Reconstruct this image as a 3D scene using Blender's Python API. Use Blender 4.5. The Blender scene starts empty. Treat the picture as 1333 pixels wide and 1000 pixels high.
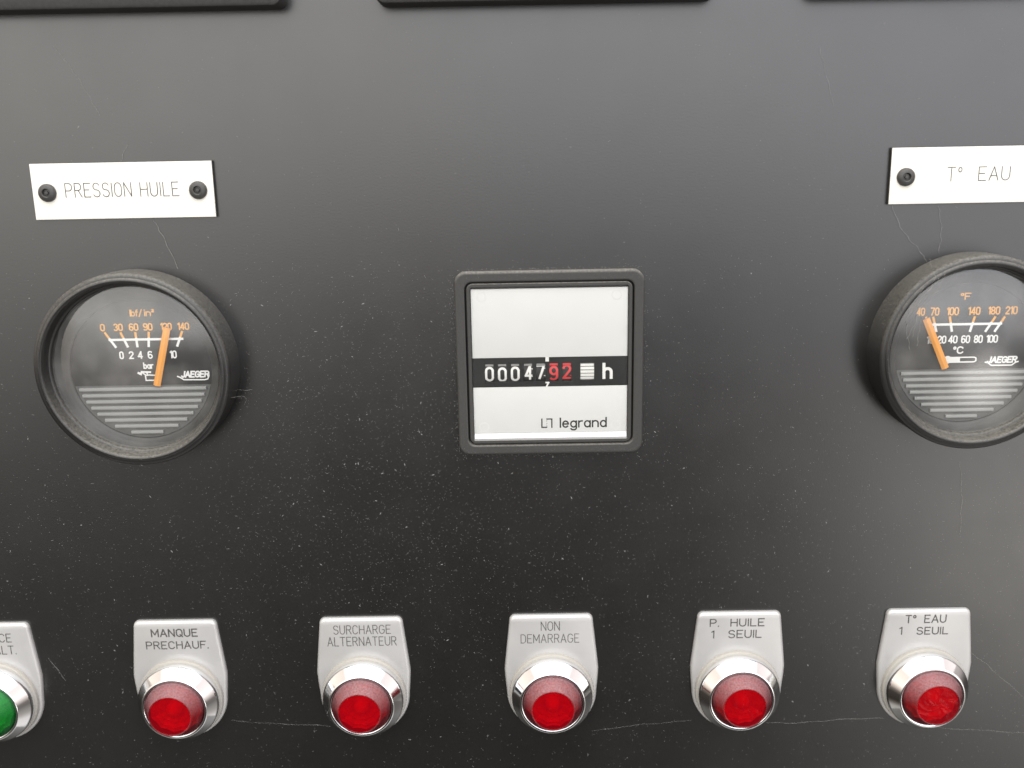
import bpy, bmesh, math, random
from mathutils import Matrix, Vector
random.seed(11)
S = bpy.context.scene
COL = S.collection
PI = math.pi
MM = 0.001

# ------------------------------------------------------------------ camera
# the panel is the plane y = 0, objects on it stick out towards -y; all sizes below in millimetres
pitch, yaw, roll = 0.23128, -0.006175, -0.018231
cy, sy, cp, sp = math.cos(yaw), math.sin(yaw), math.cos(pitch), math.sin(pitch)
fwd = Vector((sy*cp, cy*cp, -sp)); rgt = Vector((cy, -sy, 0)); up = rgt.cross(fwd)
r2 = math.cos(roll)*rgt + math.sin(roll)*up
u2 = -math.sin(roll)*rgt + math.cos(roll)*up
cam_d = bpy.data.cameras.new('camera'); cam = bpy.data.objects.new('camera', cam_d); COL.objects.link(cam)
M = Matrix((r2, u2, -fwd)).transposed().to_4x4(); M.translation = Vector((0, -0.300, 0))
cam.matrix_world = M
cam_d.sensor_width = 36; cam_d.lens = 1250/1333*36
cam_d.clip_start = 0.01; cam_d.clip_end = 100
cam_d.dof.use_dof = True; cam_d.dof.focus_distance = 0.306; cam_d.dof.aperture_fstop = 10
S.camera = cam

# ------------------------------------------------------------------ surroundings: soft grey daylight, darker ground,
# the dark figure of whoever holds the camera
W = bpy.data.worlds.new('World'); S.world = W; W.use_nodes = True
nt = W.node_tree; nt.nodes.clear()
def wn(t, **k):
    n = nt.nodes.new(t)
    for a, b in k.items(): setattr(n, a, b)
    return n
L = nt.links.new
tc = wn('ShaderNodeTexCoord'); sep = wn('ShaderNodeSeparateXYZ'); L(tc.outputs['Generated'], sep.inputs[0])
mr = wn('ShaderNodeMapRange'); mr.inputs[1].default_value = -1; mr.inputs[2].default_value = 1
L(sep.outputs['Z'], mr.inputs[0])
ramp = wn('ShaderNodeValToRGB'); L(mr.outputs[0], ramp.inputs[0])
RAMP = [(-1.0, (.62, .60, .57)), (-.80, (.45, .43, .41)), (-.60, (.08, .076, .072)), (-.34, (.12, .115, .11)), (-.22, (.38, .365, .35)),
        (-.05, (2.0, 1.97, 1.94)), (.07, (3.15, 3.13, 3.11)), (.35, (2.7, 2.7, 2.72)), (1.0, (2.0, 2.0, 2.03))]
el = ramp.color_ramp.elements
while len(el) < len(RAMP): el.new(0.5)
for e, (z, c) in zip(el, RAMP):
    e.position = (z+1)/2; e.color = (c[0]/4, c[1]/4, c[2]/4, 1)
# photographer: dark patch of directions below the horizon
def smooth(sock, a, b):
    m = wn('ShaderNodeMapRange', interpolation_type='SMOOTHSTEP')
    m.inputs[1].default_value = a; m.inputs[2].default_value = b
    L(sock, m.inputs[0]); return m.outputs[0]
def mth(op, a, b=None):
    m = wn('ShaderNodeMath', operation=op)
    for i, v in enumerate((a, b)):
        if v is None: continue
        if isinstance(v, (int, float)): m.inputs[i].default_value = v
        else: L(v, m.inputs[i])
    return m.outputs[0]
ax = mth('ABSOLUTE', mth('SUBTRACT', sep.outputs['X'], 0.02))
body = mth('MULTIPLY', mth('SUBTRACT', 1.0, smooth(ax, .16, .34)), mth('SUBTRACT', 1.0, smooth(sep.outputs['Z'], -.16, .04)))
front = mth('SUBTRACT', 1.0, smooth(sep.outputs['Y'], -.7, -.45))
body = mth('MULTIPLY', body, front)
dim = mth('SUBTRACT', 1.0, mth('MULTIPLY', body, 0.96))
mul = wn('ShaderNodeMixRGB', blend_type='MULTIPLY'); mul.inputs[0].default_value = 1
L(ramp.outputs[0], mul.inputs[1])
cmb = wn('ShaderNodeCombineXYZ'); [L(dim, cmb.inputs[i]) for i in range(3)]
L(cmb.outputs[0], mul.inputs[2])
# darker, warmer surroundings far out to both sides, a little bluer on the right than on the left
side = smooth(mth('ABSOLUTE', sep.outputs['X']), .60, .76)
m3 = wn('ShaderNodeMixRGB', blend_type='MULTIPLY'); L(side, m3.inputs[0]); L(mul.outputs[0], m3.inputs[1]); m3.inputs[2].default_value = (.50, .44, .40, 1)
tint = wn('ShaderNodeMixRGB'); L(smooth(sep.outputs['X'], -.5, .5), tint.inputs[0])
tint.inputs[1].default_value = (1, .985, .945, 1); tint.inputs[2].default_value = (.97, .985, 1.04, 1)
m4 = wn('ShaderNodeMixRGB', blend_type='MULTIPLY'); m4.inputs[0].default_value = 1; L(m3.outputs[0], m4.inputs[1]); L(tint.outputs[0], m4.inputs[2])
bg = wn('ShaderNodeBackground'); bg.inputs[1].default_value = 4.0
out = wn('ShaderNodeOutputWorld'); L(bg.outputs[0], out.inputs[0])

# bright patch added to the surroundings low on the right to give the pale veil on the right-hand gauge glass
vd = wn('ShaderNodeVectorMath', operation='DISTANCE'); L(tc.outputs['Generated'], vd.inputs[0]); vd.inputs[1].default_value = (.49, -.81, -.33)
patch = mth('SUBTRACT', 1.0, smooth(vd.outputs['Value'], .06, .22))
lit = wn('ShaderNodeMixRGB', blend_type='ADD'); L(patch, lit.inputs[0]); L(m4.outputs[0], lit.inputs[1]); lit.inputs[2].default_value = (.95, .91, .86, 1)
low = wn('ShaderNodeMixRGB', blend_type='ADD'); L(mth('MULTIPLY', smooth(sep.outputs['X'], .12, .42), mth('SUBTRACT', 1.0, smooth(sep.outputs['Z'], -.75, -.1))), low.inputs[0])
L(lit.outputs[0], low.inputs[1]); low.inputs[2].default_value = (.10, .094, .088, 1)
L(low.outputs[0], bg.inputs[0])

# bright opening overhead: lights the top edges and gives the white bar in the chrome
ld = bpy.data.lights.new('overhead_light', 'AREA'); ld.shape = 'RECTANGLE'; ld.size = 1.7; ld.size_y = 1.5
ld.energy = 16; ld.color = (1, .985, .96)
lo = bpy.data.objects.new('overhead_light', ld); COL.objects.link(lo); lo.location = (0.0, -0.55, 1.1)

S.view_settings.view_transform = 'Standard'; S.view_settings.look = 'None'
S.view_settings.exposure = 0; S.view_settings.gamma = 1
S.render.engine = 'CYCLES'
S.cycles.max_bounces = 8; S.cycles.caustics_reflective = False; S.cycles.caustics_refractive = False
S.cycles.use_denoising = True

# ------------------------------------------------------------------ materials
def mat(name, col, rough=.5, metal=0, spec=.5, bump=None, rvar=None, dust=None, cvar=None, coat=0, brushed=None, ior=1.5):
    """bump (scale per metre, strength); rvar (scale, amount); dust (colour, all-over amount, extra on upward faces, scale)"""
    m = bpy.data.materials.new(name); m.use_nodes = True
    t = m.node_tree; b = t.nodes['Principled BSDF']; lk = t.links.new
    b.inputs['Base Color'].default_value = (*col, 1); b.inputs['Roughness'].default_value = rough
    b.inputs['Metallic'].default_value = metal; b.inputs['Specular IOR Level'].default_value = spec
    b.inputs['IOR'].default_value = ior
    b.inputs['Coat Weight'].default_value = coat; b.inputs['Coat Roughness'].default_value = .08
    g = t.nodes.new('ShaderNodeNewGeometry')
    def noise(scale, det=4, rough=.6, vec=None):
        n = t.nodes.new('ShaderNodeTexNoise'); n.inputs['Scale'].default_value = scale
        n.inputs['Detail'].default_value = det; n.inputs['Roughness'].default_value = rough
        lk(vec or g.outputs['Position'], n.inputs['Vector']); return n.outputs['Fac']
    def rng(s, a, b_, c, d):
        r = t.nodes.new('ShaderNodeMapRange')
        for i, v in enumerate((a, b_, c, d)): r.inputs[i+1].default_value = v
        lk(s, r.inputs[0]); return r.outputs[0]
    colsock = None
    if cvar:
        f = rng(noise(cvar[0]), .3, .7, 0, 1)
        mx = t.nodes.new('ShaderNodeMixRGB'); lk(f, mx.inputs[0])
        mx.inputs[1].default_value = (*[c*(1-cvar[1]) for c in col], 1); mx.inputs[2].default_value = (*[min(1, c*(1+cvar[1])) for c in col], 1)
        colsock = mx.outputs[0]
    rs = None
    if rvar:
        rs = rng(noise(rvar[0]), .3, .7, max(0.02, rough-rvar[1]), rough+rvar[1])
    if dust:
        dc, a0, a1, sc = dust
        sx = t.nodes.new('ShaderNodeSeparateXYZ'); lk(g.outputs['Normal'], sx.inputs[0])
        upf = rng(sx.outputs['Z'], 0.0, .9, a0, a1)
        gr = rng(noise(sc, 6, .75), .36, .66, .25, 1.25)
        f = t.nodes.new('ShaderNodeMath'); f.operation = 'MULTIPLY'; f.use_clamp = True
        lk(upf, f.inputs[0]); lk(gr, f.inputs[1])
        mx = t.nodes.new('ShaderNodeMixRGB'); lk(f.outputs[0], mx.inputs[0])
        if colsock: lk(colsock, mx.inputs[1])
        else: mx.inputs[1].default_value = (*col, 1)
        mx.inputs[2].default_value = (*dc, 1); colsock = mx.outputs[0]
        ra = t.nodes.new('ShaderNodeMath'); ra.operation = 'MULTIPLY_ADD'; ra.use_clamp = True
        lk(f.outputs[0], ra.inputs[0]); ra.inputs[1].default_value = .5
        if rs: lk(rs, ra.inputs[2])
        else: ra.inputs[2].default_value = rough
        rs = ra.outputs[0]
    if colsock: lk(colsock, b.inputs['Base Color'])
    if rs: lk(rs, b.inputs['Roughness'])
    if bump:
        bp = t.nodes.new('ShaderNodeBump'); bp.inputs['Strength'].default_value = bump[1]; bp.inputs['Distance'].default_value = .0003
        v = None
        if brushed:
            mp = t.nodes.new('ShaderNodeMapping'); mp.inputs['Scale'].default_value = brushed
            lk(g.outputs['Position'], mp.inputs['Vector']); v = mp.outputs[0]
        lk(noise(bump[0], 3, .5, v), bp.inputs['Height']); lk(bp.outputs[0], b.inputs['Normal'])
    return m

DUSTC = (.30, .285, .25)
m_panel = mat('panel_paint', (.0060, .0056, .0052), .29, spec=1.0, ior=1.53, bump=(1900, .055), rvar=(45, .015), dust=((.20, .19, .17), .006, .01, 260))
m_bezel = mat('bezel_plastic', (.014, .014, .014), .32, spec=.5, bump=(2600, .10), dust=((.36, .34, .29), .01, .42, 1300))
m_frame = mat('frame_plastic', (.028, .027, .025), .55, bump=(3000, .12), dust=(DUSTC, .035, .75, 1400))
m_groove = mat('groove_black', (.004, .004, .004), .7)
m_housing = mat('meter_plastic', (.018, .018, .018), .45, dust=(DUSTC, .05, .5, 900))
m_recess = mat('recess_grey', (.07, .07, .068), .42, spec=.6)
m_dial = mat('dial_black', (.036, .035, .034), .6, cvar=(120, .12))
m_rib = mat('rib_grey', (.35, .355, .35), .4)
m_lower = mat('lower_plate_grey', (.125, .126, .123), .5)
m_white = mat('print_white', (.86, .86, .84), .5)
m_orange = mat('print_orange', (.86, .40, .06), .5)
m_needle = mat('needle_orange', (.93, .38, .05), .4)
m_plate = mat('engraved_white', (.79, .772, .70), .38, cvar=(60, .02), rvar=(80, .06))
m_plcore = mat('plate_core_black', (.02, .02, .019), .5)
m_ink = mat('engraved_line', (.05, .047, .043), .7, cvar=(700, .5))
m_ink2 = mat('plate_ink', (.07, .067, .062), .7, cvar=(900, .45))
m_rivet = mat('rivet_black', (.035, .034, .033), .42, dust=(DUSTC, .05, .25, 1500))
m_face = mat('counter_face', (.775, .78, .777), .35, cvar=(40, .015))
m_band = mat('counter_band', (.024, .025, .026), .35)
m_drum = mat('drum_black', (.035, .035, .036), .5)
m_grey = mat('drum_grey', (.30, .30, .295), .5)
m_red = mat('numeral_red', (.72, .07, .075), .5)
m_black = mat('print_black', (.03, .03, .03), .5)
m_alu = mat('satin_aluminium', (.535, .53, .52), .42, metal=.45, spec=.5, bump=(500, .05), rvar=(120, .05), cvar=(70, .03), dust=((.5, .47, .40), .04, .15, 700))
m_ring = mat('matt_ring', (.50, .48, .44), .5, metal=.4, dust=((.42, .38, .30), .10, .25, 900))
m_chrome = mat('chrome', (.82, .83, .84), .06, metal=1, rvar=(300, .03), dust=((.5, .46, .4), .03, .05, 900))
def lens_mat(name, tint, body, bodyfac, dustc, dmax, rough, bump):
    m = bpy.data.materials.new(name); m.use_nodes = True; t = m.node_tree; t.nodes.clear(); lk = t.links.new
    N = t.nodes.new; o = N('ShaderNodeOutputMaterial'); tr = N('ShaderNodeBsdfTransparent'); tr.inputs[0].default_value = (*tint, 1)
    df = N('ShaderNodeBsdfDiffuse'); df.inputs[0].default_value = (*body, 1)
    du = N('ShaderNodeBsdfDiffuse'); du.inputs[0].default_value = (*dustc, 1)
    gl = N('ShaderNodeBsdfGlossy'); gl.inputs['Roughness'].default_value = rough
    g = N('ShaderNodeNewGeometry'); ns = N('ShaderNodeTexNoise'); ns.inputs['Scale'].default_value = bump[0]; ns.inputs['Detail'].default_value = 2
    lk(g.outputs['Position'], ns.inputs['Vector'])
    bp = N('ShaderNodeBump'); bp.inputs['Strength'].default_value = bump[1]; bp.inputs['Distance'].default_value = .0003
    lk(ns.outputs['Fac'], bp.inputs['Height']); lk(bp.outputs[0], gl.inputs['Normal'])
    m1 = N('ShaderNodeMixShader'); m1.inputs[0].default_value = bodyfac; lk(tr.outputs[0], m1.inputs[1]); lk(df.outputs[0], m1.inputs[2])
    sx = N('ShaderNodeSeparateXYZ'); lk(g.outputs['Normal'], sx.inputs[0])
    r1 = N('ShaderNodeMapRange'); r1.inputs[1].default_value = -.1; r1.inputs[2].default_value = .8; r1.inputs[3].default_value = .03; r1.inputs[4].default_value = dmax
    lk(sx.outputs['Z'], r1.inputs[0])
    n2 = N('ShaderNodeTexNoise'); n2.inputs['Scale'].default_value = 1800; n2.inputs['Detail'].default_value = 4; lk(g.outputs['Position'], n2.inputs['Vector'])
    r2_ = N('ShaderNodeMapRange'); r2_.inputs[1].default_value = .3; r2_.inputs[2].default_value = .7; r2_.inputs[3].default_value = .55; r2_.inputs[4].default_value = 1.15; lk(n2.outputs['Fac'], r2_.inputs[0])
    mm = N('ShaderNodeMath'); mm.operation = 'MULTIPLY'; mm.use_clamp = True; lk(r1.outputs[0], mm.inputs[0]); lk(r2_.outputs[0], mm.inputs[1])
    m2 = N('ShaderNodeMixShader'); lk(mm.outputs[0], m2.inputs[0]); lk(m1.outputs[0], m2.inputs[1]); lk(du.outputs[0], m2.inputs[2])
    fr = N('ShaderNodeLayerWeight'); fr.inputs[0].default_value = .22; fm = N('ShaderNodeMath'); fm.operation = 'MULTIPLY'; fm.inputs[1].default_value = .55
    lk(fr.outputs['Fresnel'], fm.inputs[0])
    m3 = N('ShaderNodeMixShader'); lk(fm.outputs[0], m3.inputs[0]); lk(m2.outputs[0], m3.inputs[1]); lk(gl.outputs[0], m3.inputs[2])
    lk(m3.outputs[0], o.inputs[0]); return m
m_lens_side = {'red': lens_mat('lens_side_red', (.62, .02, .03), (.16, .006, .012), .35, (.36, .235, .24), .62, .12, (300, .05)),
               'green': lens_mat('lens_side_green', (.02, .55, .08), (.01, .13, .03), .35, (.10, .33, .14), .5, .12, (300, .05))}
m_lens_face = {'red': lens_mat('lens_face_red', (.80, .015, .03), (.36, .002, .008), .38, (.36, .02, .03), .05, .10, (420, .35)),
               'green': lens_mat('lens_face_green', (.02, .75, .10), (.015, .28, .05), .45, (.05, .3, .08), .05, .10, (420, .35))}
m_refl = mat('reflector', (.80, .79, .77), .3, metal=.3)
m_bulb = mat('bulb_glass', (.85, .82, .75), .15)
m_dust = mat('dust_fleck', (.225, .219, .204), .9)
m_web = mat('cobweb', (.42, .41, .385), .8)

def glass_mat(name, rough, smear, ior):
    m = bpy.data.materials.new(name); m.use_nodes = True; t = m.node_tree; t.nodes.clear(); lk = t.links.new
    o = t.nodes.new('ShaderNodeOutputMaterial'); tr = t.nodes.new('ShaderNodeBsdfTransparent'); gl = t.nodes.new('ShaderNodeBsdfGlossy')
    df = t.nodes.new('ShaderNodeBsdfDiffuse'); df.inputs[0].default_value = (.55, .53, .5, 1)
    tr.inputs[0].default_value = (.96, .96, .95, 1); gl.inputs['Roughness'].default_value = rough
    fr = t.nodes.new('ShaderNodeFresnel'); g = t.nodes.new('ShaderNodeNewGeometry'); ir = t.nodes.new('ShaderNodeMapRange')
    ir.inputs[3].default_value = ior; ir.inputs[4].default_value = 1/ior      # a thin pane: the same from either side
    lk(g.outputs['Backfacing'], ir.inputs[0]); lk(ir.outputs[0], fr.inputs[0])
    mx = t.nodes.new('ShaderNodeMixShader'); lk(fr.outputs[0], mx.inputs[0]); lk(tr.outputs[0], mx.inputs[1]); lk(gl.outputs[0], mx.inputs[2])
    n = t.nodes.new('ShaderNodeTexNoise'); n.inputs['Scale'].default_value = 90; n.inputs['Detail'].default_value = 5
    lk(g.outputs['Position'], n.inputs['Vector'])
    r = t.nodes.new('ShaderNodeMapRange'); r.inputs[1].default_value = .35; r.inputs[2].default_value = .75; r.inputs[3].default_value = 0; r.inputs[4].default_value = smear
    lk(n.outputs['Fac'], r.inputs[0])
    m2 = t.nodes.new('ShaderNodeMixShader'); lk(r.outputs[0], m2.inputs[0]); lk(mx.outputs[0], m2.inputs[1]); lk(df.outputs[0], m2.inputs[2])
    lk(m2.outputs[0], o.inputs[0]); return m
m_glass = glass_mat('gauge_glass', .07, .15, 1.85)
m_window = glass_mat('counter_window', .04, .01, 1.45)

# ------------------------------------------------------------------ mesh helpers: local (x, h, z) in mm -> (x, -h, z) m
class MB:
    def __init__(s): s.v = []; s.f = []
    def pt(s, x, h, z): s.v.append((x*MM, -h*MM, z*MM)); return len(s.v)-1
    def face(s, *i): s.f.append(tuple(i))
    def rings(s, rings, closed=True, cap0=False, cap1=False):
        idx = [[s.pt(*p) for p in r] for r in rings]
        n = len(idx[0])
        for a, b in zip(idx, idx[1:]):
            for i in range(n if closed else n-1):
                j = (i+1) % n; s.face(a[i], a[j], b[j], b[i])
        if cap0: s.face(*idx[0])
        if cap1: s.face(*idx[-1])
        return s
    def lathe(s, prof, n=96, cx=0, cz=0, cap0=False, cap1=False, rfn=None):
        return s.rings([[(cx+r*(rfn(i, k) if rfn else 1)*math.cos(2*PI*i/n), h, cz+r*(rfn(i, k) if rfn else 1)*math.sin(2*PI*i/n)) for i in range(n)] for k, (r, h) in enumerate(prof)], True, cap0, cap1)
    def prism(s, pts, h0, h1, bev=0):
        def inset(d):
            n = len(pts); o = []
            for i in range(n):
                a, b, c = Vector(pts[i-1]), Vector(pts[i]), Vector(pts[(i+1) % n])
                e1 = (b-a).normalized(); e2 = (c-b).normalized()
                n1 = Vector((-e1.y, e1.x)); n2 = Vector((-e2.y, e2.x)); m = (n1+n2)
                m = m/max(.3, m.dot(n1)); o.append(b+m*d)
            return o
        R = [[(p[0], h0, p[1]) for p in pts]]
        if bev:
            for k in range(4):
                a = k/3*PI/2; q = inset(bev*(1-math.cos(a)))
                R.append([(p[0], h1-bev+bev*math.sin(a), p[1]) for p in q])
        else: R.append([(p[0], h1, p[1]) for p in pts])
        return s.rings(R, True, True, True)
    def box(s, x0, x1, h0, h1, z0, z1, bev=0): return s.prism([(x0, z0), (x1, z0), (x1, z1), (x0, z1)], h0, h1, bev)
    def ribbon(s, pts, w, h, fn=None, closed=False):
        """flat stroke of width w along pts at height h; fn(x,h,z) may bend it"""
        P = [Vector(p) for p in pts]
        if fn:      # follow the curve it is wrapped on
            Q = [P[0]]
            for a, c in zip(P, P[1:]):
                k = max(1, int((c-a).length/.35)); Q += [a+(c-a)*(i/k) for i in range(1, k+1)]
            P = Q
        for i in range(1, len(P)-1):      # break at sharp corners
            if (P[i]-P[i-1]).normalized().dot((P[i+1]-P[i]).normalized()) < .25:
                if closed: P = P+[] ; closed = False
                s.ribbon(P[:i+1], w, h, fn); s.ribbon(P[i:], w, h+.003, fn); return
        n = len(P)
        if closed and (P[0]-P[-1]).length < 1e-6: P.pop(); n -= 1
        A = []; B = []
        for i in range(n):
            a = P[i-1] if (i or closed) else None; c = P[(i+1) % n] if (i < n-1 or closed) else None
            e1 = (P[i]-a).normalized() if a is not None else None; e2 = (c-P[i]).normalized() if c is not None else None
            if e1 is None: e1 = e2
            if e2 is None: e2 = e1
            n1 = Vector((-e1.y, e1.x)); n2 = Vector((-e2.y, e2.x)); m = n1+n2
            if m.length < .2: m = n1
            else: m = m/max(.45, m.dot(n1))
            q = P[i].copy()
            if not closed and i == 0: q -= e2*w*.4
            if not closed and i == n-1: q += e1*w*.4
            A.append(q+m*w/2); B.append(q-m*w/2)
        g = fn or (lambda x, hh, z: (x, hh, z))
        ia = [s.pt(*g(p.x, h, p.y)) for p in A]; ib = [s.pt(*g(p.x, h, p.y)) for p in B]
        for i in range(n if closed else n-1):
            j = (i+1) % n; s.face(ia[i], ia[j], ib[j], ib[i])
    def poly(s, pts, h): s.face(*[s.pt(p[0], h, p[1]) for p in pts])
    def tube(s, pts, r, n=5):
        P = [Vector(p) for p in pts]; R = []
        for i, p in enumerate(P):
            d = (P[min(i+1, len(P)-1)]-P[max(i-1, 0)]).normalized()
            a = d.cross(Vector((0, 1, 0)));
            if a.length < .1: a = d.cross(Vector((1, 0, 0)))
            a.normalize(); b = d.cross(a)
            rr = r[i] if isinstance(r, list) else r
            R.append([tuple(p+rr*(math.cos(2*PI*k/n)*a+math.sin(2*PI*k/n)*b)) for k in range(n)])
        return s.rings(R, True, True, True)
    def build(s, name, m, parent=None, smooth=35, loc=None):
        me = bpy.data.meshes.new(name); me.from_pydata(s.v, [], s.f)
        bm = bmesh.new(); bm.from_mesh(me); bmesh.ops.recalc_face_normals(bm, faces=bm.faces)
        if smooth:
            for f in bm.faces: f.smooth = True
        bm.to_mesh(me); bm.free()
        if smooth: me.set_sharp_from_angle(angle=math.radians(smooth))
        me.materials.append(m)
        o = bpy.data.objects.new(name, me); COL.objects.link(o)
        if parent: o.parent = parent
        if loc: o.location = loc
        return o
def tag(o, label, cat, group=None, kind=None):
    if label: o['label'] = label
    if cat: o['category'] = cat
    if group: o['group'] = group
    if kind: o['kind'] = kind
    return o
def thing(name, x, z, label, cat, group=None):
    o = bpy.data.objects.new(name, None); COL.objects.link(o); o.location = (x*MM, 0, z*MM); o.empty_display_size = .01
    return tag(o, label, cat, group)
def rrect(hx, hz, r, n=6):
    p = []
    for sx, sz, a0 in ((1, 1, 0), (-1, 1, 90), (-1, -1, 180), (1, -1, 270)):
        for k in range(n+1):
            a = math.radians(a0+90*k/n); p.append((sx*(hx-r)+r*math.cos(a), sz*(hz-r)+r*math.sin(a)))
    return p
def arc(cx, cz, rx, rz, a0, a1, n=10):
    return [(cx+rx*math.cos(math.radians(a0+(a1-a0)*i/n)), cz+rz*math.sin(math.radians(a0+(a1-a0)*i/n))) for i in range(n+1)]

# ------------------------------------------------------------------ a single-stroke alphabet (width, strokes) on a 6-high cell
O4 = arc(2, 4, 2, 2, 0, 180)+arc(2, 2, 2, 2, 180, 360)+[(4, 4)]
G = {
 'A': (4.4, [[(0, 0), (2.2, 6), (4.4, 0)], [(.75, 2), (3.65, 2)]]),
 'C': (4, [arc(2, 4, 2, 2, 25, 180)+arc(2, 2, 2, 2, 180, 335)]),
 'D': (4, [[(0, 0), (0, 6), (1.8, 6)]+arc(1.8, 3.8, 2.2, 2.2, 90, 0, 6)+arc(1.8, 2.2, 2.2, 2.2, 0, -90, 6)+[(0, 0)]]),
 'E': (3.6, [[(3.6, 6), (0, 6), (0, 0), (3.6, 0)], [(0, 3.1), (2.9, 3.1)]]),
 'F': (3.6, [[(3.6, 6), (0, 6), (0, 0)], [(0, 3.1), (2.8, 3.1)]]),
 'G': (4.2, [arc(2.1, 4, 2.1, 2, 25, 180)+arc(2.1, 2, 2.1, 2, 180, 360, 12)+[(4.2, 2.8), (2.5, 2.8)]]),
 'H': (4, [[(0, 0), (0, 6)], [(4, 0), (4, 6)], [(0, 3.1), (4, 3.1)]]),
 'I': (0, [[(0, 0), (0, 6)]]),
 'J': (2.8, [[(2.8, 6), (2.8, 1.4)]+arc(1.4, 1.4, 1.4, 1.4, 0, -170, 6)]),
 'L': (3.4, [[(0, 6), (0, 0), (3.4, 0)]]),
 'M': (4.8, [[(0, 0), (0, 6), (2.4, 1.6), (4.8, 6), (4.8, 0)]]),
 'N': (4, [[(0, 0), (0, 6), (4, 0), (4, 6)]]),
 'O': (4, [O4]),
 'P': (3.8, [[(0, 0), (0, 6), (2.2, 6)]+arc(2.2, 4.4, 1.6, 1.6, 90, -90, 8)+[(0, 2.8)]]),
 'Q': (4, [O4, [(2.5, 1.5), (4.2, -.3)]]),
 'R': (3.9, [[(0, 0), (0, 6), (2.2, 6)]+arc(2.2, 4.5, 1.5, 1.5, 90, -90, 8)+[(0, 3)], [(2, 3), (3.9, 0)]]),
 'S': (3.8, [arc(1.9, 4.5, 1.8, 1.5, 20, 260, 10)+arc(1.9, 1.5, 1.9, 1.55, 85, -160, 10)]),
 'T': (4, [[(0, 6), (4, 6)], [(2, 6), (2, 0)]]),
 'U': (4, [[(0, 6), (0, 2)]+arc(2, 2, 2, 2, 180, 360)+[(4, 6)]]),
 '.': (0, [[(0, 0), (0, .35)]]),
 '/': (2.4, [[(0, -.6), (2.4, 6.3)]]),
 '°': (1.7, [arc(.85, 4.9, .85, 1.0, 0, 360, 12)]),
 '²': (1.4, [arc(.7, 5.6, .65, .6, 160, -30, 6)+[(0, 3.8), (1.4, 3.8)]]),
 '0': (3, [arc(1.5, 4.5, 1.5, 1.5, 0, 180)+arc(1.5, 1.5, 1.5, 1.5, 180, 360)+[(3, 4.5)]]),
 '1': (1.2, [[(0, 5), (1.2, 6), (1.2, 0)]]),
 '2': (3, [arc(1.5, 4.4, 1.5, 1.6, 165, -25, 10)+[(0, 0), (3, 0)]]),
 '3': (3, [arc(1.5, 4.5, 1.45, 1.5, 150, -80, 9)+arc(1.5, 1.55, 1.5, 1.55, 80, -150, 9)]),
 '4': (3.2, [[(2.4, 0), (2.4, 6), (0, 1.6), (3.2, 1.6)]]),
 '6': (3, [arc(1.6, 4.3, 1.6, 1.7, 45, 180, 8)+[(0, 1.7)], arc(1.5, 1.7, 1.5, 1.7, 0, 360, 18)]),
 '7': (3, [[(0, 6), (3, 6), (1, 0)]]),
 '8': (3, [arc(1.5, 4.5, 1.35, 1.5, 270, -90, 14), arc(1.5, 1.5, 1.5, 1.5, 90, 450, 14)]),
 '9': (3, [arc(1.4, 1.7, 1.6, 1.7, 225, 360, 8)+[(3, 4.3)], arc(1.5, 4.3, 1.5, 1.7, 0, 360, 18)]),
 'a': (2.8, [arc(1.4, 2, 1.4, 2, 0, 360, 16), [(2.8, 4), (2.8, 0)]]),
 'b': (2.8, [[(0, 6), (0, 0)], arc(1.4, 2, 1.4, 2, 0, 360, 16)]),
 'd': (2.8, [arc(1.4, 2, 1.4, 2, 0, 360, 16), [(2.8, 6), (2.8, 0)]]),
 'e': (2.8, [[(0, 2.1), (2.8, 2.1)]+arc(1.4, 2, 1.4, 2, 5, 320, 14)]),
 'f': (1.8, [arc(1.5, 5, .9, 1, 80, 180, 5)+[(.6, 0)], [(0, 4), (1.7, 4)]]),
 'g': (2.8, [arc(1.4, 2, 1.4, 2, 0, 360, 16), [(2.8, 4), (2.8, -.6)]+arc(1.4, -.6, 1.4, 1.25, 0, -160, 8)]),
 'h': (2.8, [[(0, 6), (0, 0)], [(0, 2.6)]+arc(1.4, 2.6, 1.4, 1.4, 180, 0, 8)+[(2.8, 0)]]),
 'i': (0, [[(0, 0), (0, 4)], [(0, 5.4), (0, 6)]]),
 'l': (0, [[(0, 0), (0, 6)]]),
 'n': (2.8, [[(0, 4), (0, 0)], [(0, 2.6)]+arc(1.4, 2.6, 1.4, 1.4, 180, 0, 8)+[(2.8, 0)]]),
 'r': (1.7, [[(0, 4), (0, 0)], [(0, 2.5)]+arc(1.5, 2.5, 1.5, 1.5, 180, 80, 6)]),
}
def text(mb, s, x0, x1, z0, cap, w, h, gap=1.6, slant=0, fn=None, space=3.0):
    """letters fitted between x0 and x1, baseline z0, cap height cap, stroke width w, at height h above the panel"""
    tot = 0
    for i, c in enumerate(s):
        tot += space if c == ' ' else G[c][0]
        if i < len(s)-1: tot += gap
    sx = (x1-x0)/tot if tot else 1; sz = cap/6; x = 0; k = 0
    for c in s:
        if c == ' ': x += space+gap; continue
        for st in G[c][1]:
            pts = [(x0+(x+p[0])*sx+slant*p[1]*sz, z0+p[1]*sz) for p in st]
            closed = len(pts) > 3 and abs(pts[0][0]-pts[-1][0])+abs(pts[0][1]-pts[-1][1]) < 1e-4
            mb.ribbon(pts, w, h+.008*(k % 4), fn, closed); k += 1
        x += G[c][0]+gap
def ctext(mb, s, cx, cz, width, cap, w, h, **k): text(mb, s, cx-width/2, cx+width/2, cz-cap/2, cap, w, h, **k)

# ------------------------------------------------------------------ the panel
b = MB(); b.box(-330, 330, -2.0, 0, -330, 210)
tag(b.build('control_panel', m_panel, smooth=0), 'black satin painted metal panel carrying every gauge and lamp', 'panel', kind='structure')

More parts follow.
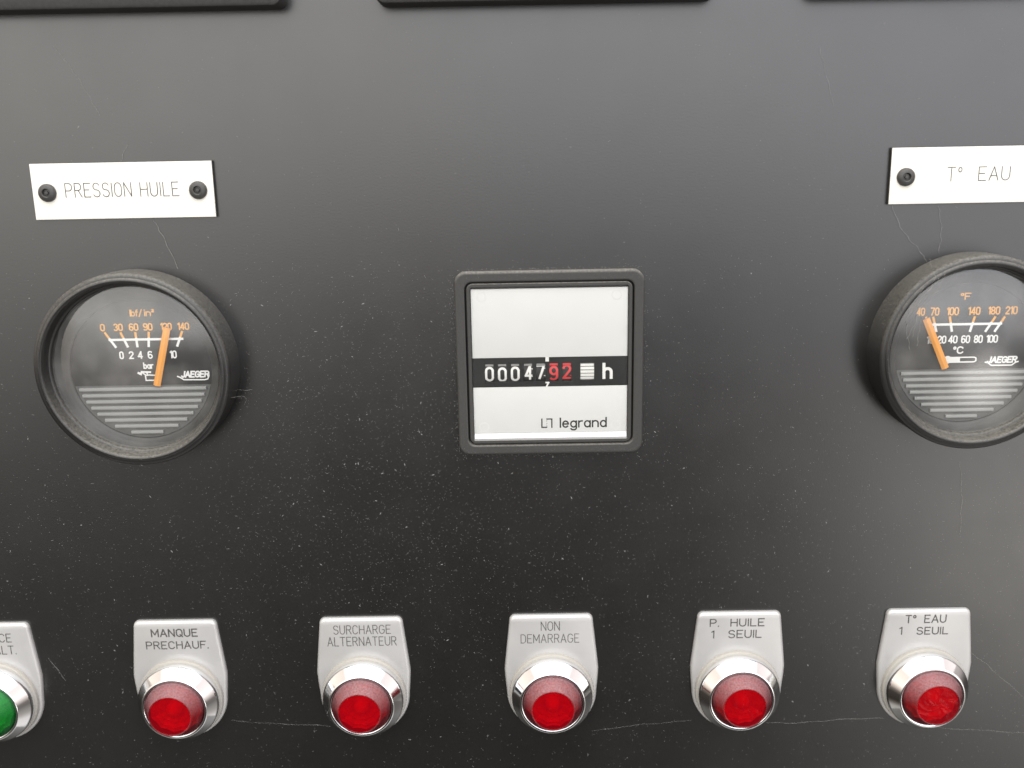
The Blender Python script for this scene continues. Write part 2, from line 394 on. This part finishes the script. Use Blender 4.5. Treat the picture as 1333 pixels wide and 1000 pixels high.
# ------------------------------------------------------------------ meters cut off by the top of the picture
for cx, lab in ((-115.0, 'black square meter housing at the top edge above the oil pressure plate'),
                (10.2, 'black square meter housing at the top edge straight above the hour counter'),
                (136.0, 'black square meter housing at the top edge above the water temperature plate')):
    t = thing('panel_meter', cx, 93.0, lab, 'meter', 'square meters along the top')
    b = MB(); R = []
    for d, h in ((0, 0), (0, 7.0), (.3, 7.7), (1, 8), (7, 8), (7.6, 7.4), (8, 5.2)):
        R.append([(x, h, z) for x, z in rrect(49.4-d, 49.4-d, max(.6, 3-d*.3))])
    b.rings(R, True, True, False).build('housing', m_housing, t)
    b = MB(); b.poly(rrect(41.35, 41.35, .6), 5.25); b.build('dial', m_plate, t)
    b = MB(); b.box(-41.2, 41.2, 6.6, 6.9, -41.2, 41.2); b.build('glass', m_glass, t)

# ------------------------------------------------------------------ engraved name plates
def rivet(parent, x, z, h0):
    b = MB(); b.lathe([(2.75, h0), (2.72, h0+.5), (2.45, h0+.95), (1.95, h0+1.22), (1.35, h0+1.32), (1.2, h0+1.2), (1.1, h0+.5)], 32, x, z)
    b.lathe([(1.1, h0+.5), (.62, h0+.55), (.5, h0+1.0), (0.05, h0+1.05)], 32, x, z, cap1=True)
    b.build('rivet', m_rivet, parent)
def name_plate(x, z, label, lines):
    t = thing('name_plate', x, z, label, 'name plate', 'white engraved name plates')
    b = MB(); b.box(-27.75, 27.75, .02, 1.25, -8.45, 8.45); b.build('backing', m_plcore, t, 0)
    b = MB(); b.box(-27.68, 27.68, 1.25, 1.6, -8.38, 8.38, .12); b.build('white_layer', m_plate, t, 30)
    b = MB()
    for a in lines: text(b, *a, .27, 1.61)
    b.build('lettering', m_ink, t, 0)
    rivet(t, -23.1, -.3, 1.6); rivet(t, 23.0, -.3, 1.6)
name_plate(-119.4, -7.6, 'white engraved plate reading PRESSION HUILE above the oil gauge', [('PRESSION', -17.6, 2.5, -1.75, 4.1), ('HUILE', 5.3, 17.0, -1.85, 4.1)])
name_plate(141.9, -7.5, 'white engraved plate reading T° EAU above the water gauge', [('T°', -10.5, -6.2, -1.75, 4.1), ('EAU', -1.0, 8.4, -1.7, 4.0)])

# ------------------------------------------------------------------ round gauges
def emblem(t_dial, x0, x1, z0, cap, sw):
    b = MB(); w = x1-x0
    text(b, 'JAEGER', x0, x1, z0, cap, .5, 3.07, gap=1.3, slant=.18)
    if sw == 'left':
        b.ribbon([(x0-1.3, z0+.25), (x0-.4, z0-.15), (x0+.6, z0-.85), (x1-1.2, z0-.95), (x1-.3, z0-.75), (x1+.15, z0+.1), (x1+.2, z0+cap*.5)], .42, 3.11)
    else:
        b.ribbon([(x0-.7, z0+.15), (x0+.2, z0-.05), (x0+1.3, z0-.9), (x1-1.3, z0-.95), (x1-.1, z0-.05), (x1+.7, z0+.2)], .42, 3.11)
    b.build('emblem', m_white, t_dial, 0)
def gauge(x, z, label, draw, dc, rotz):
    t = thing('gauge', x, z, label, 'gauge', 'round black gauges')
    b = MB()
    b.lathe([(30.3, 0), (30.35, 9.9), (30.3, 10.6), (29.9, 11.2), (29.3, 11.5), (28.9, 11.55), (28.75, 11.75), (28.4, 12.05), (27.9, 12.1), (27.5, 11.9), (27.25, 11.5),
             (27.1, 10.6), (26.95, 8.9), (26.8, 8.5), (26.4, 8.35), (26.2, 8.1), (26.0, 7.4), (25.6, 7.1)], 128)
    b.build('bezel', m_bezel, t)
    b = MB()   # cone between the glass and the dial opening, rounded edge at the dial
    b.lathe([(26.4, 7.3), (25.8, 7.0), (24.6, 5.6), (23.3, 4.2), (22.7, 3.75), (22.45, 3.6), (22.3, 3.3), (22.25, 2.9)], 128, dc[0], dc[1])
    b.build('recess', m_recess, t)
    d = MB(); d.lathe([(22.5, 2.98), (.1, 3.0)], 96, dc[0], dc[1], cap1=True)
    dial = d.build('dial', m_dial, t)
    draw(t, dial)
    b = MB()   # ribbed lower half
    zt = -6.3
    dz = zt-dc[1]
    hw = math.sqrt(22.2**2-dz*dz)
    a0 = math.degrees(math.atan2(dz, hw))
    b.prism([(dc[0]+22.2*math.cos(math.radians(a)), dc[1]+22.2*math.sin(math.radians(a))) for a in [180-a0+(180+2*a0)*i/40 for i in range(41)]], 3.0, 3.25)
    b.build('lower_plate', m_lower, t, 0)
    b = MB()
    for k in range(8):
        zc = zt-1.15-2.03*k; q = abs(zc-dc[1])+.6
        if q > 21.6: continue
        w = math.sqrt(21.8**2-q*q)-.5
        b.rings([[(dc[0]+xx, hh, zc+zz) for zz, hh in ((.62, 3.24), (.60, 3.7), (.42, 3.95), (-.2, 3.95), (-.50, 3.75), (-.56, 3.24))] for xx in (-w, w)], False, True, True)
    b.build('ribs', m_rib, t, 30)
    g = MB(); g.lathe([(26.05, 7.6), (25.7, 7.75), (.1, 7.8)], 96, cap0=False, cap1=True); g.build('glass', m_glass, t, 30)
    return t
def needle(t, x0, z0, x1, z1, w):
    d = Vector((x1-x0, z1-z0)); l = d.length; d /= l; n = Vector((-d.y, d.x))
    b = MB(); P = [Vector((x0, z0))-n*w*.5, Vector((x1, z1))-n*w*.47, Vector((x1, z1))+n*w*.47, Vector((x0, z0))+n*w*.5]
    A, B = Vector((x0, z0)), Vector((x1, z1))      # a ridge along the middle
    b.rings([[(c.x+n.x*q, hh, c.y+n.y*q) for q, hh in ((-w*.5, 4.2), (-w*.5, 4.35), (-w*.12, 4.85), (w*.12, 4.85), (w*.5, 4.35), (w*.5, 4.2))] for c in (A, B)], True, True, True)
    b.build('needle', m_needle, t, 20)

def oil_dial(t, dial):
    o = MB(); h = 3.05
    ctext(o, 'lbf/', .0, 16.9, 3.6, 1.9, .36, h, gap=1.0); ctext(o, 'in²', 4.2, 16.9, 2.9, 1.9, .36, h, gap=1.0)
    for s, x, w in (('0', -10.96, 1.15), ('30', -6.06, 2.6), ('60', -1.18, 2.6), ('90', 3.29, 2.6), ('120', 9.06, 3.2), ('140', 14.45, 3.3)):
        ctext(o, s, x, 12.45, w, 2.0, .42, h, gap=1.2)
    wv = MB(); zl = 8.47
    for (xa, za), (xb, zb) in (((-10.33, 10.7), (-7.5, 6.2)), ((-5.4, 10.6), (-3.7, 6.3)), ((-.8, 10.55), (-.62, 6.3)), ((3.4, 10.6), (2.95, 6.3)), ((8.94, 10.6), (7.44, 6.4)), ((13.88, 10.7), (12.0, 6.3))):
        f = (za-(zl+.25))/(za-zb); xm = xa+(xb-xa)*f
        o.ribbon([(xa, za), (xm, zl+.25)], .72, h); wv.ribbon([(xm, zl+.25), (xb, zb)], .78, h+.012)
    wv.ribbon([(-9.2, zl), (13.8, zl)], .74, h)
    for s, x, w in (('0', -5.94, 1.0), ('2', -2.85, 1.15), ('4', -.05, 1.2), ('6', 3.11, 1.15), ('8', 7.15, 1.15), ('10', 10.42, 1.8)):
        ctext(wv, s, x, 3.5, w, 2.1, .45, h, gap=1.2)
    text(wv, 'bar', .75, 3.6, -.85, 1.75, .42, h, gap=1.3)
    # oil can: spout, body, lid, handle
    wv.ribbon([(-1.1, -2.45), (.0, -2.2), (.9, -2.9), (1.0, -4.75), (4.0, -4.75), (4.5, -3.2), (2.2, -3.0), (1.2, -3.1)], .42, h)
    wv.ribbon([(-.2, -1.95), (2.6, -2.1)], .6, h+.01); wv.ribbon([(1.5, -2.2), (1.6, -3.1)], .45, h+.02); wv.ribbon([(-1.2, -2.3), (-.4, -2.7)], .7, h+.03)
    o.build('orange_lettering', m_orange, dial, 0); wv.build('white_lettering', m_white, dial, 0)
    emblem(dial, 12.4, 20.9, -3.85, 1.75, 'left')
    needle(t, 4.72, -6.2, 9.75, 12.3, 2.25)
def water_dial(t, dial):
    o = MB(); h = 3.05
    text(o, '°F', -3.3, -.3, 15.85, 1.9, .38, h, gap=1.0)
    for s, x, w in (('40', -15.4, 2.2), ('70', -11.04, 2.4), ('100', -5.44, 3.4), ('140', 1.24, 3.4), ('180', 7.41, 3.4), ('210', 12.80, 3.4)):
        ctext(o, s, x, 12.2, w, 2.2, .42, h, gap=1.2)
    wv = MB(); zl = 8.05
    for (xa, za), (xb, zb) in (((-13.6, 10.35), (-12.3, 6)), ((-11.37, 10.3), (-10.15, 6)), ((-6.2, 10.3), (-5.26, 6)), ((1.5, 10.2), (.46, 5.85)), ((7.89, 10.1), (5.36, 5.75)), ((10.84, 10.05), (8.25, 5.7))):
        f = (za-(zl+.25))/(za-zb); xm = xa+(xb-xa)*f
        o.ribbon([(xa, za), (xm, zl+.25)], .72, h); wv.ribbon([(xm, zl+.25), (xb, zb)], .78, h+.012)
    wv.ribbon([(-12.8, zl), (10.0, zl)], .74, h)
    for s, x, w in (('10', -11.7, 1.9), ('20', -8.13, 2.4), ('40', -4.66, 2.5), ('60', -.68, 2.4), ('80', 3.29, 2.4), ('100', 7.63, 3.2)):
        ctext(wv, s, x, 3.25, w, 2.15, .45, h, gap=1.2)
    wv.ribbon(arc(-3.8, .45, .33, .33, 0, 360, 10), .4, h, None, True); text(wv, 'C', -2.9, -1.2, -1.2, 2.0, .45, h)
    wv.poly(arc(-5.8, -3.25, 1.25, 1.25, 0, 345, 20), h)
    wv.ribbon([(-4.9, -2.55), (2.6, -2.55), (3.15, -2.9), (3.15, -3.7), (2.6, -4.05), (-4.9, -4.05)], .42, h+.012)
    wv.ribbon([(-5.2, -3.3), (-2.4, -3.3)], 1.3, h+.02)
    o.build('orange_lettering', m_orange, dial, 0); wv.build('white_lettering', m_white, dial, 0)
    emblem(dial, 6.8, 15.8, -4.35, 1.75, 'both')
    needle(t, -6.8, -5.7, -14.1, 10.2, 2.25)
gauge(-119.0, -62.0, 'black round oil pressure gauge with its orange needle near 120', oil_dial, (-.1, -1.2), 0)
gauge(141.5, -61.2, 'black round water temperature gauge with its orange needle leaning left', water_dial, (-.2, -1.15), 0)

# ------------------------------------------------------------------ hour counter
def hour_counter():
    t = thing('hour_counter', 10.3, -63.8, 'square black framed hour counter with white face showing 0004792 h', 'counter')
    def rect_rings(seq): return [[(x, h, z) for x, z in rrect(hw, hw, r)] for hw, r, h in seq]
    b = MB(); b.rings(rect_rings([(29.6, 3.6, 0), (29.6, 3.6, 2.35), (29.5, 3.5, 2.7), (29.25, 3.3, 2.92), (28.95, 3.05, 3.0), (28.7, 2.9, 3.0), (26.95, 2.7, 3.0), (26.75, 2.6, 3.0), (26.5, 2.4, 2.85), (26.35, 2.3, 1.2)])); b.build('frame', m_frame, t)
    b = MB(); b.rings(rect_rings([(26.4, 2.3, 1.2), (25.95, 2.2, 1.25)])); b.build('groove', m_groove, t)
    b = MB(); b.rings(rect_rings([(25.95, 2.2, 1.2), (25.9, 2.1, 2.6), (25.7, 1.9, 2.8), (24.9, .8, 2.8), (24.7, .5, 2.6), (24.6, .4, 1.4)])); b.build('inner_rim', m_frame, t)
    # face: upper and lower white plates with an added lower lip, tilted upward to imitate the window edge's bright reflection
    b = MB(); b.box(-24.55, 24.55, .4, 2.0, 2.15, 24.1, .1)
    for x in (-21.3, 21.1): b.lathe([(1.75, 1.99), (1.6, 2.014), (1.3, 2.016), (1.2, 2.005)], 32, x, 21.7)
    b.build('face_plate', m_face, t, 30)
    b = MB(); b.box(-24.55, 24.55, .4, 2.0, -22.6, -7.4, .1)
    for x in (-21.4, 20.9): b.lathe([(1.75, 1.99), (1.6, 2.014), (1.3, 2.016), (1.2, 2.005)], 32, x, -20.6)
    b.rings([[(xx, hh, zz) for zz, hh in ((-22.65, .4), (-22.65, 1.95), (-24.35, 2.18), (-24.35, .4))] for xx in (-24.5, 24.5)], True, True, True)
    b.build('face_plate', m_face, t, 30)
    b = MB(); b.box(-24.5, 24.5, 2.1, 2.72, -25.0, -24.4); b.build('ledge', m_grey, t, 0)
    # black band with a window over every drum
    xs = [-19.25, -15.15, -11.05, -6.95, -2.95, 1.2, 5.35]
    b = MB(); zt, zb = .15, -5.55; z0, z1 = -7.36, 2.12
    cuts = [(x-1.5, x+1.5) for x in xs]+[(9.6, 14.1)]
    b.box(-24.55, 24.55, .4, 2.0, zt, z1); b.box(-24.55, 24.55, .4, 2.0, z0, zb)
    p = -24.55
    for a, c in cuts+[(24.55, None)]:
        b.box(p, a, .4, 1.998, zb+.001, zt-.001); p = c
    b.build('band', m_band, t, 0)
    w = MB(); w.box(-1.4, -.3, 1.9, 2.012, .75, 2.2); w.ribbon([(-1.25, -6.1), (-.45, -6.1), (-1.1, -7.3)], .5, 2.012)
    text(w, 'h', 17.15, 19.45, -4.85, 4.5, .95, 2.012)
    w.build('white_lettering', m_white, t, 0)
    zc = -2.7; R = 7.0; hc = 1.9-R
    def wrap(x, h, z):   # onto the drum
        a = (z-zc)/R; rr = R+h
        return (x, hc+rr*math.cos(a), zc+rr*math.sin(a))
    for x, s, dz in zip(xs, '0004792', (-.45, -.7, -.5, -.1, .05, -.45, .0)):
        d = MB(); n = 48
        d.rings([[(x+e, hc+R*math.cos(2*PI*i/n), zc+R*math.sin(2*PI*i/n)) for i in range(n)] for e in (-1.46, 1.46)], True, True, True)
        dr = d.build('digit_drum', m_drum, t)
        q = MB(); lw = 2.1
        text(q, s, x-lw/2+(.3 if s == '4' else 0), x+lw/2, zc-2.1+dz, 4.2, .74, .03, fn=wrap)
        for zz in (-1.2, 1.2): q.ribbon([(x+1.15, zc+zz+dz), (x+1.45, zc+zz+dz)], .28, .03, wrap)
        q.build('numeral', m_red if x > 0 else m_white, dr, 0)
        q = MB(); q.box(x-1.3, x+1.3, 1.3, 1.97, zt-.72, zt-.02, .1); g = q.build('drum_glint', m_grey if x < 0 else m_red, dr, 0)  # coloured bar standing in for the light caught by the drum top
    d = MB(); n = 60
    d.rings([[(e, hc+R*math.cos(2*PI*i/n), zc+R*math.sin(2*PI*i/n)) for i in range(n)] for e in (9.65, 14.05)], True, True, True)
    dr = d.build('striped_drum', m_grey, t)
    q = MB()
    for k in range(5):
        zz = zc+2.15-1.1*k
        q.rings([[(e, *wrap(0, hh, z)[1:]) for z, hh in ((zz-.4, .0), (zz-.34, .18), (zz+.34, .18), (zz+.4, .0))] for e in (9.7, 14.0)], False, False, False)
    q.build('stripes', m_white, dr, 0)
    # emblem and name
    q = MB(); h = 2.012; w = .42
    q.ribbon([(-2.75, -18.1), (-2.75, -20.9), (-1.2, -20.9)], w, h); q.ribbon([(-1.15, -18.15), (.45, -18.15), (.45, -20.95)], w, h)
    for zz in (-18.6, -19.5, -20.3): q.ribbon([(-1.15, zz), (-1.15, zz-.3)], .16, h+.01)
    text(q, 'legrand', 3.2, 17.9, -20.95, 3.0, .5, h, gap=1.25)
    q.build('black_lettering', m_black, t, 0)
    g = MB(); g.box(-24.5, 24.5, 2.25, 2.5, -22.5, 24.5); g.build('window', m_window, t, 0)
hour_counter()

# ------------------------------------------------------------------ pilot lamps
def plate_outline():
    R = 15.4; p = [(-15.9, 5.0), (-16.1, 8.5), (-15.7, 12.5), (-14.2, 26.3)]
    p += arc(-12.2, 26.5, 2.0, 2.1, 175, 90, 6)+arc(12.2, 26.5, 2.0, 2.1, 90, 5, 6)
    p += [(14.2, 26.3), (15.7, 12.5), (16.1, 8.5), (15.9, 5.0)]
    p += [(R*math.cos(math.radians(a)), R*math.sin(math.radians(a))-.3) for a in range(0, -181, -6)]
    return p[::-1]
lamp_parts = {}
def lamp(x, colour, label, lines, spin):
    t = thing('pilot_lamp', x, -179.6, label, 'pilot lamp', 'pilot lamps along the bottom row')
    if 'plate' not in lamp_parts:
        b = MB(); b.prism(plate_outline(), 0.02, 1.6, 1.05); lamp_parts['plate'] = b.build('legend_plate', m_alu, t, 40)
        b = MB(); n = 144
        b.lathe([(14.6, 1.6), (14.6, 2.6), (14.4, 2.95), (13.5, 3.05)], n, rfn=lambda i, k: 1.0 if k > 2 or i % 2 else .990)
        lamp_parts['ring'] = b.build('knurled_ring', m_ring, t, 30)
        b = MB(); b.lathe([(13.6, 3.05), (13.75, 3.5), (13.75, 5.5), (13.6, 5.9), (13.3, 6.2), (11.2, 9.2), (11.05, 9.38), (10.8, 9.46), (10.3, 9.46), (10.15, 9.35), (10.1, 7)], 96); lamp_parts['collar'] = b.build('chrome_collar', m_chrome, t, 40)
        b = MB(); b.lathe([(9.95, 7.0), (9.9, 9.7), (9.65, 10.1), (9.25, 10.3), (7.55, 13.4), (7.35, 13.75), (7.15, 13.85), (6.95, 13.8)], 80); lamp_parts['lens'] = b.build('lens', m_lens_side[colour], t, 40)
        b = MB(); rr = random.Random(5); R = []      # faceted front
        for r_, n_ in ((6.97, 0), (6.8, .01), (5.6, .035), (4.1, .045), (2.6, .045), (1.2, .04)):
            R.append([(r_*math.cos(2*PI*(i+.5*(r_ < 5))/22), (13.8 if r_ > 6.9 else 13.62)+rr.uniform(-1, 1)*n_, r_*math.sin(2*PI*(i+.5*(r_ < 5))/22)) for i in range(22)])
        b.rings(R, True, False, True); lamp_parts['face'] = b.build('lens_face', m_lens_face[colour], lamp_parts['lens'], 0)
        b = MB(); b.lathe([(9.8, 7.0), (9.1, 8.6), (8.4, 8.0), (7.4, 9.0), (6.3, 8.0), (5.2, 8.8), (4.0, 7.8), (2.6, 7.9)], 24, rfn=lambda i, k: 1.0 if i % 2 else .93)
        lamp_parts['reflector'] = b.build('reflector', m_refl, lamp_parts['lens'], 20)
        b = MB(); b.lathe([(2.5, 7.9), (2.6, 9.5), (2.3, 10.8), (1.4, 11.7), (.05, 12.0)], 24, cap1=True); lamp_parts['bulb'] = b.build('bulb', m_bulb, lamp_parts['lens'], 60)
        parts = lamp_parts
    else:
        parts = {}
        for k in ('plate', 'ring', 'collar', 'lens', 'face', 'reflector', 'bulb'):
            c = lamp_parts[k].copy()
            if k in ('lens', 'face'): c.data = c.data.copy(); c.data.materials[0] = (m_lens_side if k == 'lens' else m_lens_face)[colour]
            COL.objects.link(c); c.parent = parts['lens'] if k in ('face', 'reflector', 'bulb') else t; parts[k] = c
    parts['ring'].rotation_euler = (0, spin, 0); parts['face'].rotation_euler = (0, spin*2, 0); parts['reflector'].rotation_euler = (0, spin*1.3, 0)
    b = MB()
    for a in lines: text(b, *a[:5], a[5] if len(a) > 5 else .32, 1.612)
    b.build('lettering', m_ink2, parts['plate'], 0)
lamp(-118.05, 'red', 'red pilot lamp under the plate reading MANQUE PRECHAUF.', [('MANQUE', -8.05, 7.5, 23.0, 2.6, .46), ('PRECHAUF.', -10.2, 10.8, 18.45, 2.6, .40)], .3)
lamp(-182.1, 'green', 'green pilot lamp cut off at the left edge of the photo', [('CE', 3.9, 7.9, 21.85, 3.0, .32), ('ALT.', 1.6, 8.9, 17.35, 3.0, .32)], 1.1)
lamp(-54.7, 'red', 'red pilot lamp under the plate reading SURCHARGE ALTERNATEUR', [('SURCHARGE', -9.3, 10.0, 22.9, 3.1, .28), ('ALTERNATEUR', -11.6, 11.8, 18.5, 3.2, .28)], .9)
lamp(9.95, 'red', 'red pilot lamp under the plate reading NON DEMARRAGE', [('NON', -3.4, 2.8, 23.1, 3.2, .28), ('DEMARRAGE', -10.3, 9.4, 18.55, 3.1, .26)], 2.0)
lamp(73.8, 'red', 'red pilot lamp under the plate reading P. HUILE 1 SEUIL', [('P.', -9.9, -7.1, 23.65, 2.6, .40), ('HUILE', -2.9, 8.3, 23.65, 2.6, .40), ('1', -9.3, -8.6, 19.35, 2.6, .40), ('SEUIL', -3.5, 7.5, 19.35, 2.7, .40)], 2.7)
lamp(137.85, 'red', 'red pilot lamp under the plate reading T° EAU 1 SEUIL', [('T°', -7.8, -4.5, 23.9, 2.7, .42), ('EAU', -1.4, 5.7, 23.9, 2.7, .42), ('1', -9.6, -8.9, 19.65, 2.6, .40), ('SEUIL', -3.7, 6.7, 19.6, 2.5, .40)], 3.5)

# ------------------------------------------------------------------ dust and cobwebs
def occupied(x, z):
    if abs(x-10.3) < 29.8 and abs(z+63.8) < 29.8: return True
    for gx, gz in ((-119, -62), (141.5, -61.2)):
        if math.hypot(x-gx, z-gz) < 31: return True
    for lx in (-182.1, -118.05, -54.7, 9.95, 73.8, 137.85):
        if abs(x-lx) < 16.5 and -196 < z < -150: return True
    for px, pz in ((-119.4, -7.6), (141.9, -7.5)):
        if abs(x-px) < 28.5 and abs(z-pz) < 9: return True
    return z > 42
b = MB()
def fleck(x, z, l, w, a, h):
    c, s = math.cos(a), math.sin(a); n = 5
    ring = []
    for k in range(n):
        t_ = 2*PI*k/n; q = random.uniform(.6, 1.2)
        ring.append((l*q*math.cos(t_), w*q*math.sin(t_)))
    top = b.pt(x, h, z); idx = [b.pt(x+c*p-s*q, 0.004, z+s*p+c*q) for p, q in ring]
    for k in range(n): b.face(idx[k], idx[(k+1) % n], top)
nfl = 0
while nfl < 9500:
    x = random.uniform(-200, 185); z = random.uniform(-225, 44)
    d = .10+.9*math.exp(-((x+40)/75)**2-((z+95)/55)**2)+.25*math.exp(-((z+150)/60)**2)
    if z > -30: d *= .35
    if random.random() > d or occupied(x, z): continue
    big = random.random()
    l = random.uniform(.07, .20) if big < .95 else random.uniform(.25, .6)
    fleck(x, z, l, random.uniform(.04, .085) if big < .988 else .17, random.gauss(.05, .35) if big < .96 else random.uniform(0, PI), random.uniform(.03, .10)); nfl += 1
for k in range(420):     # lint caught along the counter frame and gauge rims
    side = random.choice('lltbbr'); q = random.uniform(-29, 29); e = abs(random.gauss(0, .9))
    x, z = {'l': (-29.8-e, q), 'r': (29.8+e, q), 't': (q, 29.8+e*.4), 'b': (q, -29.8-e)}[side]
    fleck(10.3+x, -63.8+z, random.uniform(.1, .35), .06, random.uniform(0, PI), random.uniform(.05, .2))
def mote(x, h, z, r):
    P_ = [b.pt(x+r*random.uniform(.6, 2.2)*sx_, h+r*sh_, z+r*sz_) for sx_, sh_, sz_ in ((1, 0, 0), (0, 1, 0), (-1, 0, 0), (0, -1, 0), (0, 0, 1), (0, 0, -1))]
    for i in range(4):
        b.face(P_[i], P_[(i+1) % 4], P_[4]); b.face(P_[i], P_[(i+1) % 4], P_[5])
for k in range(420): mote(10.3+random.uniform(-27, 27), random.uniform(.6, 2.9), -63.8+29.55+random.uniform(0, .06), random.uniform(.03, .09))
for k in range(220): mote(10.3-29.6, random.uniform(.3, 2.6), -63.8+random.uniform(-29, 24), random.uniform(.03, .08))
for k in range(160): mote(10.3+random.uniform(-29, 29), 3.0, -63.8+random.choice((-1, 1))*random.uniform(26.9, 29), random.uniform(.03, .06))
for gx, gz, a0, a1 in ((-119, -62, 10, 115), (141.5, -61.2, 60, 165)):
    for k in range(420):
        a = math.radians(random.uniform(a0, a1)); mote(gx+30.35*math.cos(a), random.uniform(.5, 10.5), gz+30.35*math.sin(a), random.uniform(.03, .085))
    for k in range(60):
        a = random.uniform(0, 2*PI); mote(gx+28.2*math.cos(a), 12.1, gz+28.2*math.sin(a), random.uniform(.03, .06))
tag(b.build('dust', m_dust, None, 0), 'pale dust flecks scattered over the black panel', 'dust', kind='stuff')

def web(pts, r, label, n=6):
    """a thread in mm (x, h, z), gently wavering between the given points"""
    n *= 2; P = []; m_ = len(pts)-1; f1, f2 = random.uniform(0, 6), random.uniform(0, 6)
    at = lambda i: Vector(pts[max(0, min(m_, i))])
    for k in range(n*m_+1):
        i = min(m_-1, k//n); f = k/n-i; p0, p1, p2, p3 = at(i-1), at(i), at(i+1), at(i+2)
        p = .5*(2*p1+(p2-p0)*f+(2*p0-5*p1+4*p2-p3)*f*f+(3*p1-p0-3*p2+p3)*f**3)
        p.x += .18*math.sin(k*.9+f1)+random.gauss(0, .05); p.z += .14*math.sin(k*.7+f2)+random.gauss(0, .05)
        P.append((p.x, max(.05, p.y), p.z))
    r *= .38
    m = MB(); m.tube(P, [r*random.uniform(.35, 1.0)*(1.7 if random.random() < .12 else 1) for _ in P], 4)
    tag(m.build('cobweb_strand', m_web, None, 60), label, 'cobweb', 'cobweb strands on the panel')
def on(p, h): return [(x, h, z) for x, z in p]
web(on([(-136.1, 34.7), (-132.0, 29.2), (-128.2, 22.5), (-124.5, 14.7)], .2), .05, 'faint cobweb thread high above the white plate reading PRESSION HUILE')
web(on([(-119.5, 1.1), (-118.6, 3.4), (-117.0, 6.1)], .3), .06, 'short cobweb wisp rising from the top of the PRESSION HUILE plate', 3)
web(on([(-111.5, -16.8), (-108.9, -22.3), (-105.3, -31.8)], .3), .09, 'cobweb thread between the PRESSION HUILE plate and the oil gauge')
web(on([(90.8, 30.6), (93.3, 23.0), (96.1, 13.5)], .2), .05, 'faint cobweb thread left of the T° EAU plate near the top')
web(on([(115.4, -15.7), (119.5, -23.9), (125.0, -29.9), (127.6, -33.5)], .5), .08, 'cobweb thread from the corner of the T° EAU plate down to the water gauge')
web(on([(130.0, -16.6), (131.6, -24.1), (131.2, -31.2)], .3), .07, 'short cobweb thread hanging from the T° EAU plate right of a longer one')
web([(127.6, 3, -32.5), (125.9, 9, -35.2), (125.6, 12.2, -37.2), (123.5, 12.0, -43.5), (122.6, 9.6, -50), (121.9, 8.2, -56.0)], .07, 'dusty cobweb lying over the upper left rim of the water gauge')
web([(128.6, 12.2, -36.0), (126.6, 11.9, -41.5), (124.6, 8.6, -47.5), (124.0, 8.2, -52.5), (123.6, 8.2, -58.9)], .08, 'dusty cobweb stretched over the glass of the water gauge beside its needle')
web([(84.0, 3.5, -191.6), (95.4, 3, -192.2), (111.3, 2.6, -191.3), (123.8, 4.5, -189.9)], .06, 'long cobweb thread between the two right pilot lamps')
web(on([(139.2, -195.8), (155.4, -197.5), (185.1, -199.8)], .4), .05, 'cobweb thread running from under the last pilot lamp to the right edge')
web(on([(-102.4, -189.7), (-86.4, -191.2), (-67.6, -192.4)], .4), .05, 'cobweb thread between the MANQUE PRECHAUF. lamp and the SURCHARGE lamp')
web(on([(23.8, -196.0), (39.9, -193.8), (58.6, -192.3)], .4), .05, 'cobweb thread between the NON DEMARRAGE lamp and the P. HUILE lamp')
web([(153.1, 1.7, -167.3), (161.1, .5, -173.8), (178.7, .4, -190.4)], .06, 'cobweb thread slanting from the T° EAU 1 SEUIL plate to the right edge')
web(on([(144.0, -98.9), (145.7, -112.2), (146.4, -125.7)], .3), .05, 'upright cobweb thread below the water gauge')
web([(-92.2, 9, -69.7), (-88.5, 5, -70.0), (-85.4, .3, -71.0)], .07, 'little cobweb wisp at the right side of the oil gauge', 4)
web([(-91.5, 8, -71.6), (-87.0, 4, -72.4), (-88.2, .3, -76.5)], .06, 'bent cobweb wisp just below another at the right side of the oil gauge', 4)
web(on([(-163.2, -165.1), (-160.5, -169.3), (-158.2, -173.7)], .15), .08, 'pale lint thread on the panel right of the green pilot lamp', 3)
web([(123.0, 12.0, -39.5), (121.0, 12.0, -43.0), (120.6, 9.5, -46.5), (119.8, 8.2, -52.0), (121.5, 8.2, -60.0)], .08, 'outermost dusty cobweb on the left of the water gauge glass')
web([(127.0, 12.1, -37.5), (124.2, 12.0, -41.0), (122.0, 9.8, -46.5), (122.8, 8.2, -50.5), (120.2, 8.2, -56.5)], .10, 'thickest dusty cobweb crossing the rim of the water gauge')
